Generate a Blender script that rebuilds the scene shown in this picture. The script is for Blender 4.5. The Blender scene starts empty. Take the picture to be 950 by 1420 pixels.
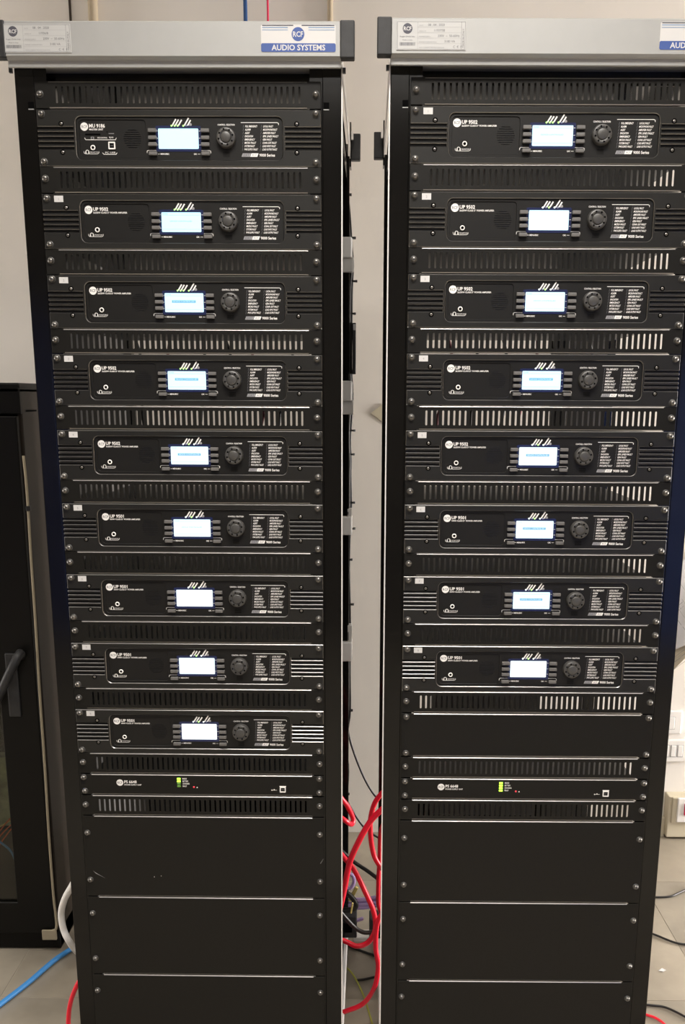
import bpy, bmesh, math, random
from mathutils import Vector, Matrix
random.seed(7)
sc = bpy.context.scene
COL = sc.collection
mm = 0.001

# ------------------------------------------------------------------ camera
F_PX, PIT, ROLL, CAM_Z = 1300.0, 0.2218, 0.004956, 1.450
CXP, CYP = 502.0, 844.5
cam_d = bpy.data.cameras.new('camera')
cam = bpy.data.objects.new('camera', cam_d); COL.objects.link(cam)
_r = Vector((1, 0, 0)); _f = Vector((0, math.cos(PIT), -math.sin(PIT))); _u = Vector((0, math.sin(PIT), math.cos(PIT)))
_r2 = math.cos(ROLL) * _r + math.sin(ROLL) * _u
_u2 = -math.sin(ROLL) * _r + math.cos(ROLL) * _u
m = Matrix.Identity(4)
for i in range(3):
    m[i][0] = _r2[i]; m[i][1] = _u2[i]; m[i][2] = -_f[i]
m[2][3] = CAM_Z
cam.matrix_world = m
cam_d.sensor_fit = 'VERTICAL'; cam_d.sensor_height = 36.0
cam_d.lens = 36.0 * F_PX / 1420.0
cam_d.shift_x = -(CXP - 475.0) / 1420.0
cam_d.shift_y = (CYP - 710.0) / 1420.0
cam_d.clip_start = 0.05
sc.camera = cam

def at(px, py, Y=None, Z=None, X=None):
    """photo pixel -> point in the room at the given depth, height or side"""
    r = _r2 * ((px - CXP) / F_PX) + _u2 * ((CYP - py) / F_PX) + _f
    if Y is not None: t = Y / r.y
    elif Z is not None: t = (Z - CAM_Z) / r.z
    else: t = X / r.x
    return Vector((0, 0, CAM_Z)) + r * t

# ------------------------------------------------------------------ world, lamps, exposure
w = bpy.data.worlds.new('world'); sc.world = w; w.use_nodes = True
w.node_tree.nodes['Background'].inputs[0].default_value = (1.0, 0.95, 0.88, 1)
w.node_tree.nodes['Background'].inputs[1].default_value = 0.05
sc.view_settings.view_transform = 'Standard'
sc.view_settings.look = 'None'
sc.view_settings.gamma = 1.0
sc.view_settings.exposure = 0.35
sc.view_settings.use_curve_mapping = False
def lamp(name, loc, sx, sy, power, col=(1.0, 0.95, 0.885), rot=(0, 0, 0), spread=180):
    d = bpy.data.lights.new(name, 'AREA'); d.shape = 'RECTANGLE'; d.size = sx; d.size_y = sy
    d.energy = power; d.color = col; d.spread = math.radians(spread)
    o = bpy.data.objects.new(name, d); COL.objects.link(o); o.location = loc; o.rotation_euler = rot
    return o
lamp('ceiling_lamp', (0.10, 0.72, 2.93), 1.2, 0.28, 34, spread=130)
lamp('ceiling_lamp', (0.02, -1.2, 2.93), 1.2, 0.5, 24, spread=150)
lamp('ceiling_lamp', (-1.75, 1.2, 2.93), 0.3, 1.2, 6, spread=110)
lamp('ceiling_lamp', (1.75, 1.7, 2.93), 0.3, 1.2, 3, spread=110)
# fill lights added at both ends behind the racks to brighten the back wall
lamp('back_wall_fill', (4.55, 2.35, 0.95), 1.4, 1.0, 255, (1.0, 0.96, 0.93), (0, math.pi / 2, 0))
lamp('back_wall_fill', (-4.55, 2.35, 0.85), 1.2, 1.0, 65, (1.0, 0.96, 0.92), (0, -math.pi / 2, 0))

# ------------------------------------------------------------------ materials
def mat(name, col, rough=0.5, metal=0.0, spec=0.5, emit=None, estr=0.0, noise=None, bump=0.0, nscale=60.0, alpha=None, coat=0.0):
    M = bpy.data.materials.new(name); M.use_nodes = True
    nt = M.node_tree; b = nt.nodes['Principled BSDF']
    b.inputs['Base Color'].default_value = (*col, 1)
    b.inputs['Roughness'].default_value = rough
    b.inputs['Metallic'].default_value = metal
    b.inputs['Specular IOR Level'].default_value = spec
    b.inputs['Coat Weight'].default_value = coat
    if emit: b.inputs['Emission Color'].default_value = (*emit, 1); b.inputs['Emission Strength'].default_value = estr
    if alpha is not None: b.inputs['Transmission Weight'].default_value = alpha
    if noise or bump:
        tc = nt.nodes.new('ShaderNodeTexCoord'); nz = nt.nodes.new('ShaderNodeTexNoise')
        nz.inputs['Scale'].default_value = nscale; nz.inputs['Detail'].default_value = 6
        nt.links.new(tc.outputs['Object'], nz.inputs['Vector'])
        if noise:
            cr = nt.nodes.new('ShaderNodeValToRGB'); k = noise
            cr.color_ramp.elements[0].position = 0.3; cr.color_ramp.elements[1].position = 0.7
            cr.color_ramp.elements[0].color = (*[c * (1 - k) for c in col], 1)
            cr.color_ramp.elements[1].color = (*[min(1, c * (1 + k)) for c in col], 1)
            nt.links.new(nz.outputs['Fac'], cr.inputs['Fac']); nt.links.new(cr.outputs['Color'], b.inputs['Base Color'])
        if bump:
            bp = nt.nodes.new('ShaderNodeBump'); bp.inputs['Strength'].default_value = bump; bp.inputs['Distance'].default_value = 0.001
            n2 = nt.nodes.new('ShaderNodeTexNoise'); n2.inputs['Scale'].default_value = nscale * 12; n2.inputs['Detail'].default_value = 2
            nt.links.new(tc.outputs['Object'], n2.inputs['Vector'])
            nt.links.new(n2.outputs['Fac'], bp.inputs['Height']); nt.links.new(bp.outputs['Normal'], b.inputs['Normal'])
    return M
MT = dict(
    wall=mat('painted_wall', (0.85, 0.81, 0.755), 0.85, noise=0.03, nscale=3, bump=0.15),
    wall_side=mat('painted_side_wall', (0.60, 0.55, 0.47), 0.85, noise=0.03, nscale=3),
    wall_dark=mat('dark_taupe_wall', (0.10, 0.09, 0.08), 0.9),
    ceiling=mat('white_ceiling', (0.55, 0.53, 0.50), 0.9),
    tile=mat('grey_stone_tile', (0.32, 0.28, 0.22), 0.42, noise=0.22, nscale=5, bump=0.1),
    tile2=mat('grey_stone_tile_worn', (0.30, 0.265, 0.21), 0.40, noise=0.22, nscale=6, bump=0.1),
    grout=mat('tile_grout', (0.38, 0.34, 0.275), 0.9),
    panel=mat('black_powder_coat', (0.0088, 0.0082, 0.0068), 0.42, spec=0.22, bump=0.25, nscale=160, noise=0.10),
    amp=mat('black_anodised_face', (0.0125, 0.0120, 0.0105), 0.40, spec=0.36, bump=0.12, nscale=160, noise=0.06),
    fascia=mat('black_fascia', (0.0085, 0.0080, 0.0072), 0.45, spec=0.3, bump=0.1, nscale=160),
    dark=mat('deep_black', (0.002, 0.002, 0.002), 0.9, spec=0.05),
    frame=mat('gloss_black_paint', (0.0042, 0.0038, 0.0034), 0.14, spec=0.32, noise=0.1, nscale=20),
    edge=mat('painted_edge_highlight', (0.40, 0.385, 0.37), 0.34, metal=0.75),  # lamp highlight on the panel lips, put into a brighter edge colour
    edge2=mat('painted_amp_edge_highlight', (0.22, 0.215, 0.21), 0.30, metal=1.0),  # highlight on amplifier edges and recess lips, put into the colour
    blueboard2=mat('added_bright_blue_board', (0.10, 0.22, 0.80), 0.4),  # extra bright to strengthen its reflection in the right rack frame
    sidegrey=mat('grey_side_sheet', (0.16, 0.155, 0.15), 0.5),
    bluedoor=mat('added_blue_board', (0.03, 0.07, 0.32), 0.4),
    steel=mat('dark_steel', (0.06, 0.06, 0.06), 0.4, metal=0.6),
    alu=mat('brushed_silver', (0.385, 0.385, 0.375), 0.42, metal=0.25, noise=0.02, nscale=30),
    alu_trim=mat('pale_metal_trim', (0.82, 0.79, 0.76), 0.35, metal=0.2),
    cap=mat('black_plastic_cap', (0.020, 0.020, 0.021), 0.5, noise=0.35, nscale=50),
    screw=mat('dark_chrome', (0.22, 0.21, 0.195), 0.30, metal=0.9),
    screwx=mat('screw_recess', (0.03, 0.03, 0.03), 0.6),
    ink=mat('white_print', (0.86, 0.84, 0.81), 0.6),
    inkg=mat('grey_print', (0.12, 0.12, 0.13), 0.6),
    inkf=mat('faint_grey_print', (0.28, 0.28, 0.29), 0.6),
    inkd=mat('dark_print', (0.07, 0.07, 0.09), 0.6),
    white=mat('white_sticker', (0.62, 0.61, 0.60), 0.5),
    plate=mat('silver_white_label', (0.50, 0.50, 0.49), 0.4),
    blue=mat('blue_print', (0.045, 0.09, 0.30), 0.45),
    blue2=mat('pale_blue_print', (0.20, 0.31, 0.48), 0.5),
    button=mat('grey_rubber_button', (0.13, 0.125, 0.12), 0.5),
    knob=mat('grey_knob', (0.055, 0.053, 0.05), 0.38, spec=0.6),
    glassd=mat('display_border', (0.012, 0.016, 0.05), 0.25, emit=(0.04, 0.06, 0.20), estr=0.10),  # weak blue emission paints in backlight spill around the screen
    led=mat('green_led', (0.2, 0.6, 0.1), 0.4, emit=(0.45, 1.0, 0.25), estr=1.3),
    ledps=mat('lime_led', (0.3, 0.8, 0.05), 0.4, emit=(0.42, 1.0, 0.04), estr=2.0),
    ledw=mat('white_led', (0.8, 0.8, 0.8), 0.4, emit=(0.75, 0.95, 0.9), estr=1.0),
    ledoff=mat('unlit_led', (0.22, 0.25, 0.40), 0.4),
    ledred=mat('red_led', (0.6, 0.04, 0.05), 0.4, emit=(0.9, 0.05, 0.08), estr=0.5),
    red=mat('red_cable_jacket', (0.80, 0.008, 0.03), 0.35),
    black_cable=mat('black_cable_jacket', (0.012, 0.011, 0.010), 0.4),
    blue_cable=mat('blue_cable_jacket', (0.05, 0.25, 0.60), 0.4),
    navy_cable=mat('dark_blue_cable_jacket', (0.015, 0.07, 0.22), 0.4),
    lilac=mat('lilac_plastic', (0.58, 0.42, 0.78), 0.4),
    yellow=mat('yellow_plastic', (0.62, 0.50, 0.16), 0.4),
    ygreen=mat('yellow_green_wire', (0.42, 0.42, 0.06), 0.4),
    orange=mat('orange_cable_jacket', (0.70, 0.13, 0.03), 0.4),
    cream=mat('cream_plastic', (0.62, 0.56, 0.42), 0.5),
    whitep=mat('white_plastic', (0.86, 0.84, 0.81), 0.4),
    conduit=mat('beige_conduit', (0.46, 0.38, 0.27), 0.5),
    seam=mat('dark_seam', (0.05, 0.035, 0.025), 0.8),
    cab=mat('black_cabinet_paint', (0.004, 0.0036, 0.003), 0.40, spec=0.2, noise=0.1, nscale=20),
    cabside=mat('dark_brown_cabinet_side', (0.018, 0.0125, 0.0085), 0.45, spec=0.3, noise=0.1, nscale=20),
    pcb=mat('grey_green_panel', (0.26, 0.29, 0.18), 0.5, noise=0.5, nscale=25),
    paper=mat('drawing_paper', (0.66, 0.65, 0.66), 0.7, noise=0.05, nscale=12),
    paper2=mat('beige_paper', (0.55, 0.48, 0.36), 0.7, noise=0.1, nscale=18),
    pinkish=mat('dull_pink_jacket', (0.30, 0.10, 0.11), 0.5),
    redsw=mat('red_switch', (0.70, 0.03, 0.10), 0.35),
)
def glass_mat():
    M = bpy.data.materials.new('smoked_glass'); M.use_nodes = True; nt = M.node_tree
    for n in list(nt.nodes): nt.nodes.remove(n)
    o = nt.nodes.new('ShaderNodeOutputMaterial'); a = nt.nodes.new('ShaderNodeBsdfTransparent'); g = nt.nodes.new('ShaderNodeBsdfGlossy')
    a.inputs[0].default_value = (0.85, 0.85, 0.80, 1); g.inputs['Roughness'].default_value = 0.03
    x = nt.nodes.new('ShaderNodeMixShader'); fr = nt.nodes.new('ShaderNodeFresnel'); fr.inputs[0].default_value = 1.45
    nt.links.new(fr.outputs[0], x.inputs[0]); nt.links.new(a.outputs[0], x.inputs[1]); nt.links.new(g.outputs[0], x.inputs[2])
    nt.links.new(x.outputs[0], o.inputs[0]); return M
MT['glass'] = glass_mat()
SCR = {}
def screen_mat(t):
    if t not in SCR:
        c = tuple(a * (1 - t) + b * t for a, b in zip((0.46, 0.84, 1.0), (0.93, 0.95, 1.0)))
        SCR[t] = mat('lit_display', (0.3, 0.4, 0.45), 0.3, emit=c, estr=0.85)
    return SCR[t]

# ------------------------------------------------------------------ geometry helpers
class G:
    """collects geometry with several materials, builds one mesh"""
    def __init__(s): s.v = []; s.f = []; s.mi = []; s.mats = []; s.sm = []
    def m(s, name):
        M = MT[name] if isinstance(name, str) else name
        if M not in s.mats: s.mats.append(M)
        return s.mats.index(M)
    def add(s, vs, fs, mt, smooth=False):
        o = len(s.v); k = s.m(mt); s.v += [tuple(v) for v in vs]
        for f in fs: s.f.append([i + o for i in f]); s.mi.append(k); s.sm.append(smooth)
    def bm(s, b, mt, smooth=False):
        b.verts.index_update()
        s.add([v.co.copy() for v in b.verts], [[v.index for v in f.verts] for f in b.faces], mt, smooth); b.free()
    def box(s, x0, x1, y0, y1, z0, z1, mt, bev=0.0, seg=2):
        b = bmesh.new(); bmesh.ops.create_cube(b, size=1)
        for v in b.verts: v.co = Vector(((x0 + x1) / 2 + v.co.x * (x1 - x0), (y0 + y1) / 2 + v.co.y * (y1 - y0), (z0 + z1) / 2 + v.co.z * (z1 - z0)))
        if bev: bmesh.ops.bevel(b, geom=b.edges[:], offset=bev, segments=seg, affect='EDGES', profile=0.5)
        s.bm(b, mt, False)
    def cyl(s, x, z, r, y0, y1, mt, n=20, r1=None):
        """disc axis along y; y0 front (smaller)"""
        r1 = r if r1 is None else r1
        vs = []; 
        for (yy, rr) in ((y0, r), (y1, r1)):
            for i in range(n):
                a = 2 * math.pi * i / n; vs.append((x + rr * math.cos(a), yy, z + rr * math.sin(a)))
        fs = [[i, (i + 1) % n, n + (i + 1) % n, n + i] for i in range(n)] + [list(range(n))[::-1], list(range(n, 2 * n))]
        s.add(vs, fs, mt)
    def lathe(s, x, z, prof, mt, n=20):
        """prof: list of (r, y)"""
        vs = []; fs = []
        for (r, y) in prof:
            for i in range(n):
                a = 2 * math.pi * i / n; vs.append((x + r * math.cos(a), y, z + r * math.sin(a)))
        for k in range(len(prof) - 1):
            for i in range(n):
                j = (i + 1) % n; fs.append([k * n + i, (k + 1) * n + i, (k + 1) * n + j, k * n + j])
        s.add(vs, fs, mt, True)
    def flat(s, pts, y, mt):
        s.add([(p[0], y, p[1]) for p in pts], [list(range(len(pts)))], mt)
    def rect(s, x0, x1, z0, z1, y, mt): s.flat([(x0, z0), (x1, z0), (x1, z1), (x0, z1)], y, mt)
    def disc(s, x, z, r, y, mt, n=20): s.flat([(x + r * math.cos(2 * math.pi * i / n), z + r * math.sin(2 * math.pi * i / n)) for i in range(n)], y, mt)
    def ring(s, x, z, r0, r1, y, mt, n=20, a0=0, a1=2 * math.pi):
        vs = []
        for i in range(n + 1):
            a = a0 + (a1 - a0) * i / n
            vs += [(x + r0 * math.cos(a), y, z + r0 * math.sin(a)), (x + r1 * math.cos(a), y, z + r1 * math.sin(a))]
        s.add(vs, [[2 * i, 2 * i + 1, 2 * i + 3, 2 * i + 2] for i in range(n)], mt)
    def line(s, pts, wd, y, mt):
        for a, b in zip(pts, pts[1:]):
            d = Vector((b[0] - a[0], b[1] - a[1])); L = d.length; d /= L; n = Vector((-d.y, d.x)) * wd / 2; e = d * wd / 2
            A = Vector(a) - e; B = Vector(b) + e
            s.flat([A + n, A - n, B - n, B + n][::-1], y, mt)
    def poly(s, loops, y0, th, mt, bev=0.0):
        vs, fs = poly_mesh(loops, th, bev)
        s.add([(v[0], y0 + th / 2 - v[2], v[1]) for v in vs], [f[::-1] if False else f for f in fs], mt)
    def text(s, body, x, z, h, y, mt, align='LEFT', width=None, shear=0.0, bold=0.0, rot=0.0):
        vs, fs, (x0, x1) = text_mesh(body, bold)
        k = h / 0.70; kx = k if width is None else width / max(1e-6, (x1 - x0))
        ox = {'LEFT': -x0, 'CENTER': -(x0 + x1) / 2, 'RIGHT': -x1}[align]
        o = []
        for v in vs:
            px = (v[0] + ox) * kx + shear * v[1] * k; pz = v[1] * k
            if rot: px, pz = px * math.cos(rot) - pz * math.sin(rot), px * math.sin(rot) + pz * math.cos(rot)
            o.append((x + px, y, z + pz))
        s.add(o, fs, mt)
    def tube(s, pts, r, mt, n=8, sub=6, taper=None):
        P = smooth(pts, sub); vs = []; fs = []
        T0 = None; N = None
        for i, p in enumerate(P):
            t = (P[min(i + 1, len(P) - 1)] - P[max(i - 1, 0)]).normalized()
            if N is None:
                N = t.orthogonal().normalized()
            else:
                N = (N - t * N.dot(t)).normalized()
            B = t.cross(N)
            for j in range(n):
                a = 2 * math.pi * j / n; vs.append(p + (N * math.cos(a) + B * math.sin(a)) * r)
        for i in range(len(P) - 1):
            for j in range(n): fs.append([i * n + j, i * n + (j + 1) % n, (i + 1) * n + (j + 1) % n, (i + 1) * n + j])
        fs += [list(range(n))[::-1], [len(vs) - n + j for j in range(n)]]
        s.add(vs, fs, mt, True)
    def mesh(s, name):
        me = bpy.data.meshes.new(name); me.from_pydata(s.v, [], s.f)
        for M in s.mats: me.materials.append(M)
        me.polygons.foreach_set('material_index', s.mi); me.polygons.foreach_set('use_smooth', s.sm)
        me.update(); return me
    def build(s, name, parent=None, **kw): return link(name, s.mesh(name), parent, **kw)

def smooth(pts, sub):
    P = [Vector(p) for p in pts]
    if len(P) < 3 or sub < 2: return P
    Q = [P[0] * 2 - P[1]] + P + [P[-1] * 2 - P[-2]]; out = []
    for i in range(1, len(Q) - 2):
        a, b, c, d = Q[i - 1:i + 3]
        for k in range(sub):
            t = k / sub
            out.append(0.5 * ((2 * b) + (c - a) * t + (2 * a - 5 * b + 4 * c - d) * t * t + (3 * b - a - 3 * c + d) * t ** 3))
    out.append(P[-1]); return out
def curve_to_mesh(cu):
    o = bpy.data.objects.new('tmp', cu); COL.objects.link(o)
    me = bpy.data.meshes.new_from_object(o.evaluated_get(bpy.context.evaluated_depsgraph_get()))
    vs = [tuple(v.co) for v in me.vertices]; fs = [list(p.vertices) for p in me.polygons]
    bpy.data.objects.remove(o); bpy.data.meshes.remove(me); bpy.data.curves.remove(cu)
    return vs, fs
def poly_mesh(loops, th, bev):
    cu = bpy.data.curves.new('tmp', 'CURVE'); cu.dimensions = '2D'; cu.fill_mode = 'BOTH'
    cu.extrude = max(0, th / 2 - bev); cu.bevel_depth = bev; cu.bevel_resolution = 0; cu.offset = -bev
    for L in loops:
        sp = cu.splines.new('POLY'); sp.points.add(len(L) - 1)
        for p, q in zip(sp.points, L): p.co = (q[0], q[1], 0, 1)
        sp.use_cyclic_u = True
    return curve_to_mesh(cu)
TX = {}
def text_mesh(body, bold):
    k = (body, bold)
    if k not in TX:
        cu = bpy.data.curves.new('tmp', 'FONT'); cu.body = body; cu.size = 1; cu.offset = bold; cu.resolution_u = 2
        vs, fs = curve_to_mesh(cu)
        xs = [v[0] for v in vs] or [0, 1]
        TX[k] = (vs, fs, (min(xs), max(xs)))
    return TX[k]
def rrect(cx, cz, w, h, r, n=5):
    P = []
    for sx, sz, a0 in ((1, 1, 0), (-1, 1, 90), (-1, -1, 180), (1, -1, 270)):
        for i in range(n + 1):
            a = math.radians(a0 + 90 * i / n)
            P.append((cx + sx * (w / 2 - r) + r * math.cos(a), cz + sz * (h / 2 - r) + r * math.sin(a)))
    return P
def link(name, me, parent=None, loc=None, rot=None, label=None, cat=None, group=None, kind=None):
    o = bpy.data.objects.new(name, me); COL.objects.link(o)
    if parent: o.parent = parent
    if loc is not None: o.location = loc
    if rot is not None: o.rotation_euler = rot
    if label: o['label'] = label
    if cat: o['category'] = cat
    if group: o['group'] = group
    if kind: o['kind'] = kind
    return o
def thing(name, label, cat, loc=(0, 0, 0), rz=0.0, group=None):
    return link(name, None, None, loc, (0, 0, rz), label, cat, group)

# ------------------------------------------------------------------ setting
WY = 2.96
g = G(); g.box(-4.6, 4.6, WY, WY + 0.1, 0, 3, 'wall'); g.build('wall_back', kind='structure')
g = G(); g.box(-4.7, -4.6, -2.2, WY, 0, 3, 'wall_side'); g.build('wall_left', kind='structure')
g = G(); g.box(4.6, 4.7, -2.2, WY, 0, 3, 'wall_side'); g.build('wall_right', kind='structure')
g = G(); g.box(-4.7, 4.7, -2.3, -2.2, 0, 3, 'wall_dark'); g.build('wall_front', kind='structure')
for n_, (xa, xb) in enumerate(((-2.35, -1.45), (1.05, 2.35))):  # unseen blue boards added to tint the reflections in the glossy rack frames
    g = G(); g.box(xa, xb, -2.2, -2.16, 0.0, 1.95 - 0.3 * n_, ('bluedoor', 'blueboard2')[n_], 0.004); g.build('door_%d' % (n_ + 1), kind='structure')
g = G(); g.box(-4.7, 4.7, -2.3, WY + 0.1, 3, 3.1, 'ceiling'); g.build('ceiling', kind='structure')
g = G(); g.box(-4.7, 4.7, -2.3, WY + 0.1, -0.1, -0.0012, 'grout'); floor = g.build('floor', kind='structure')
TS = 0.585
tm = []
for M in ('tile', 'tile2'):
    g = G(); g.box(-TS / 2 + 0.0010, TS / 2 - 0.0010, -TS / 2 + 0.0010, TS / 2 - 0.0010, -0.010, 0, M, 0.0005, 1); tm.append(g.mesh('floor_tile'))
for i in range(-4, 4):
    for j in range(-1, 4):
        cx = 0.866 + (i + 0.5) * TS - 0.0; cy = 2.632 + (0.5 - j) * TS
        if cy + TS / 2 > WY + 0.29 or abs(cx) > 2.3: continue
        if j == 0:      # the last row is cut at the wall
            g = G(); g.box(-TS / 2 + 0.0010, TS / 2 - 0.0010, -TS / 2 + 0.0010, WY - cy, -0.006, 0, ('tile', 'tile2')[i % 2], 0.0005, 1)
            link('floor_tile', g.mesh('floor_tile'), floor, (cx, cy, 0))
        elif j > 0: link('floor_tile', tm[(i + j) % 2], floor, (cx, cy, 0))
# seams, conduits and hanging cables on the wall above the racks
x = at(97, 8, Y=WY).x
g = G(); g.box(x - 0.003, x + 0.003, WY - 0.003, WY, 2.2, 3, 'seam'); g.build('trim_1', kind='structure')
def vtube(name, px, wpx, mt, label, cat, Y=WY, z0=2.0, z1=3.0):
    p = at(px, 8, Y=Y); r = wpx / 2 * Y / F_PX
    g = G(); g.tube([(p.x, Y - r - 0.001, z0), (p.x + 0.002, Y - r - 0.001, (z0 + z1) / 2), (p.x, Y - r - 0.001, z1)], r, mt, n=12)
    for zc in (z0 + 0.3, z1 - 0.25):
        pass
    return g.build(name, label=label, cat=cat)
vtube('wall_conduit', 129.5, 12, 'conduit', 'wide beige conduit running down the wall near the dark seam, above the left rack', 'conduit')
vtube('wall_conduit', 457, 7, 'conduit', 'narrow beige conduit on the wall above the right end of the left rack', 'conduit')
vtube('hanging_cable', 339.5, 5, 'navy_cable', 'thick dark blue cable hanging down behind the left rack', 'cable', Y=2.9)
vtube('hanging_cable', 370.5, 2.6, 'redsw', 'thin red cable hanging down behind the left rack', 'cable', Y=2.9)

# ------------------------------------------------------------------ racks
U = 0.04445; ZU0 = 1.970
RK = {'left': dict(x=-0.3147, y=1.7306, a=-0.00995, dz=0.0), 'right': dict(x=0.3186, y=1.7112, a=-0.0050, dz=0.0028)}
def wpos(side, lx, ly, z):
    k = RK[side]; c, s = math.cos(k['a']), math.sin(k['a'])
    return (k['x'] + lx * c - ly * s, k['y'] + lx * s + ly * c, z)
ZT = ZU0 + 0.076
DEPTH = 0.645
def profile_x(g, prof, x0, x1, mt, capsmt=None):
    n = len(prof); vs = [(x0, p[0], p[1]) for p in prof] + [(x1, p[0], p[1]) for p in prof]
    g.add(vs, [[i, (i + 1) % n, n + (i + 1) % n, n + i] for i in range(n)] + [list(range(n))[::-1], list(range(n, 2 * n))], mt)
COVER = [(-0.030, 0.076), (-0.0305, 0.0255), (-0.0235, 0.0215), (-0.0215, 0.0215), (-0.0205, 0.0208), (-0.0202, 0.0120), (-0.0185, 0.0108), (0.0, 0.0175), (0.050, 0.0175), (0.050, 0.072), (-0.026, 0.0785)]
def rating_plate(par, x0, serial, va):
    g = G(); W, H = 0.112, 0.0430; X0, Z0 = x0, ZU0 + 0.0295; y = -0.0316
    g.box(X0, X0 + W, y, -0.0300, Z0, Z0 + H, 'plate', 0.0003, 1)
    y -= 0.00015
    t = lambda *a, **k: g.text(*a, **k)
    bx = lambda a, b, c, d, wd=0.0004, m='inkg': g.line([(X0 + a, Z0 + c), (X0 + b, Z0 + c), (X0 + b, Z0 + d), (X0 + a, Z0 + d), (X0 + a, Z0 + c)], wd, y, m)
    bx(0.0015, W - 0.0015, 0.0015, H - 0.0015)
    g.line([(X0 + 0.034, Z0 + 0.0015), (X0 + 0.034, Z0 + H - 0.0015)], 0.0003, y, 'inkf')
    g.line([(X0 + W - 0.0075, Z0 + 0.0015), (X0 + W - 0.0075, Z0 + H - 0.0015)], 0.0004, y, 'inkg')
    for k in range(1, 5):
        zz = Z0 + H - 0.0015 - 0.0080 * k; g.line([(X0 + 0.034, zz), (X0 + W - 0.0075, zz)], 0.0002, y, 'inkf')
    g.disc(X0 + 0.0175, Z0 + 0.0315, 0.0078, y, 'inkd', 28)
    t('RCF', X0 + 0.0175, Z0 + 0.0288, 0.0055, y - 0.0001, 'white', 'CENTER', 0.0125, bold=0.02)
    t('Reggio Emilia Italy', X0 + 0.0175, Z0 + 0.0190, 0.0020, y, 'inkg', 'CENTER', 0.024)
    t('Made in Italy', X0 + 0.0175, Z0 + 0.0140, 0.0018, y, 'inkg', 'CENTER', 0.016)
    random.seed(3); xx = X0 + 0.005
    while xx < X0 + 0.030:
        wd = random.choice((0.0004, 0.0006, 0.0009)); g.rect(xx, xx + wd, Z0 + 0.0065, Z0 + 0.0115, y, 'inkg'); xx += wd + random.choice((0.0004, 0.0006))
    rows = [('DATE', '08 . 04 . 2020', 0.014), ('SERIAL N°', serial, 0.024), ('POWER SUPPLY', '230V  ~  50-60Hz', 0.030), ('POWER CONSUMPTION', va, 0.041), ('MAX CURRENT PROTECTION FUSE', 'C  €  F', 0.055)]
    for k, (a, b, dx) in enumerate(rows):
        zz = Z0 + H - 0.0080 - 0.0080 * k
        t(a, X0 + 0.0365, zz, 0.0018, y, 'inkf')
        t(b, X0 + 0.0365 + dx, zz + 0.0003, 0.0034, y, 'inkg')
    t('MADE IN ITALY', X0 + W - 0.0030, Z0 + 0.004, 0.0028, y, 'inkg', rot=math.pi / 2)
    return g.build('rating_plate', par, label='pale rating plate with small printed lines')
def brand_sticker(par, x0):
    g = G(); W, H = 0.122, 0.0405; X0, Z0 = x0, ZU0 + 0.0315; y = -0.0308
    g.poly([rrect(X0 + W / 2, Z0 + H / 2, W, H, 0.003)], y, 0.0008, 'white')
    y -= 0.00018
    L = rrect(X0 + W / 2, Z0 + 0.0065, W, 0.013, 0.0028)
    g.flat([(p[0], min(p[1], Z0 + 0.0128)) for p in L], y, 'blue')
    for s0, s1 in ((0.002, 0.053), (0.0665, W - 0.002)):
        g.rect(X0 + s0, X0 + s1, Z0 + H - 0.0022, Z0 + H - 0.0006, y, 'inkd')
        i0, i1 = (s0, 0.044) if s0 < 0.01 else (0.0775, s1)
        g.rect(X0 + i0, X0 + i1, Z0 + H - 0.0052, Z0 + H - 0.0038, y, 'blue2')
        g.rect(X0 + i0, X0 + i1, Z0 + H - 0.0086, Z0 + H - 0.0076, y, 'blue2')
    g.disc(X0 + 0.0605, Z0 + 0.0262, 0.0104, y, 'blue', 32)
    g.text('RCF', X0 + 0.0605, Z0 + 0.0224, 0.0078, y - 0.0001, 'white', 'CENTER', 0.0165, bold=0.02)
    g.text('AUDIO SYSTEMS', X0 + W / 2, Z0 + 0.0025, 0.0082, y - 0.0001, 'white', 'CENTER', 0.088, bold=0.022)
    return g.build('brand_sticker', par, label='white and blue brand sticker')
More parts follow.
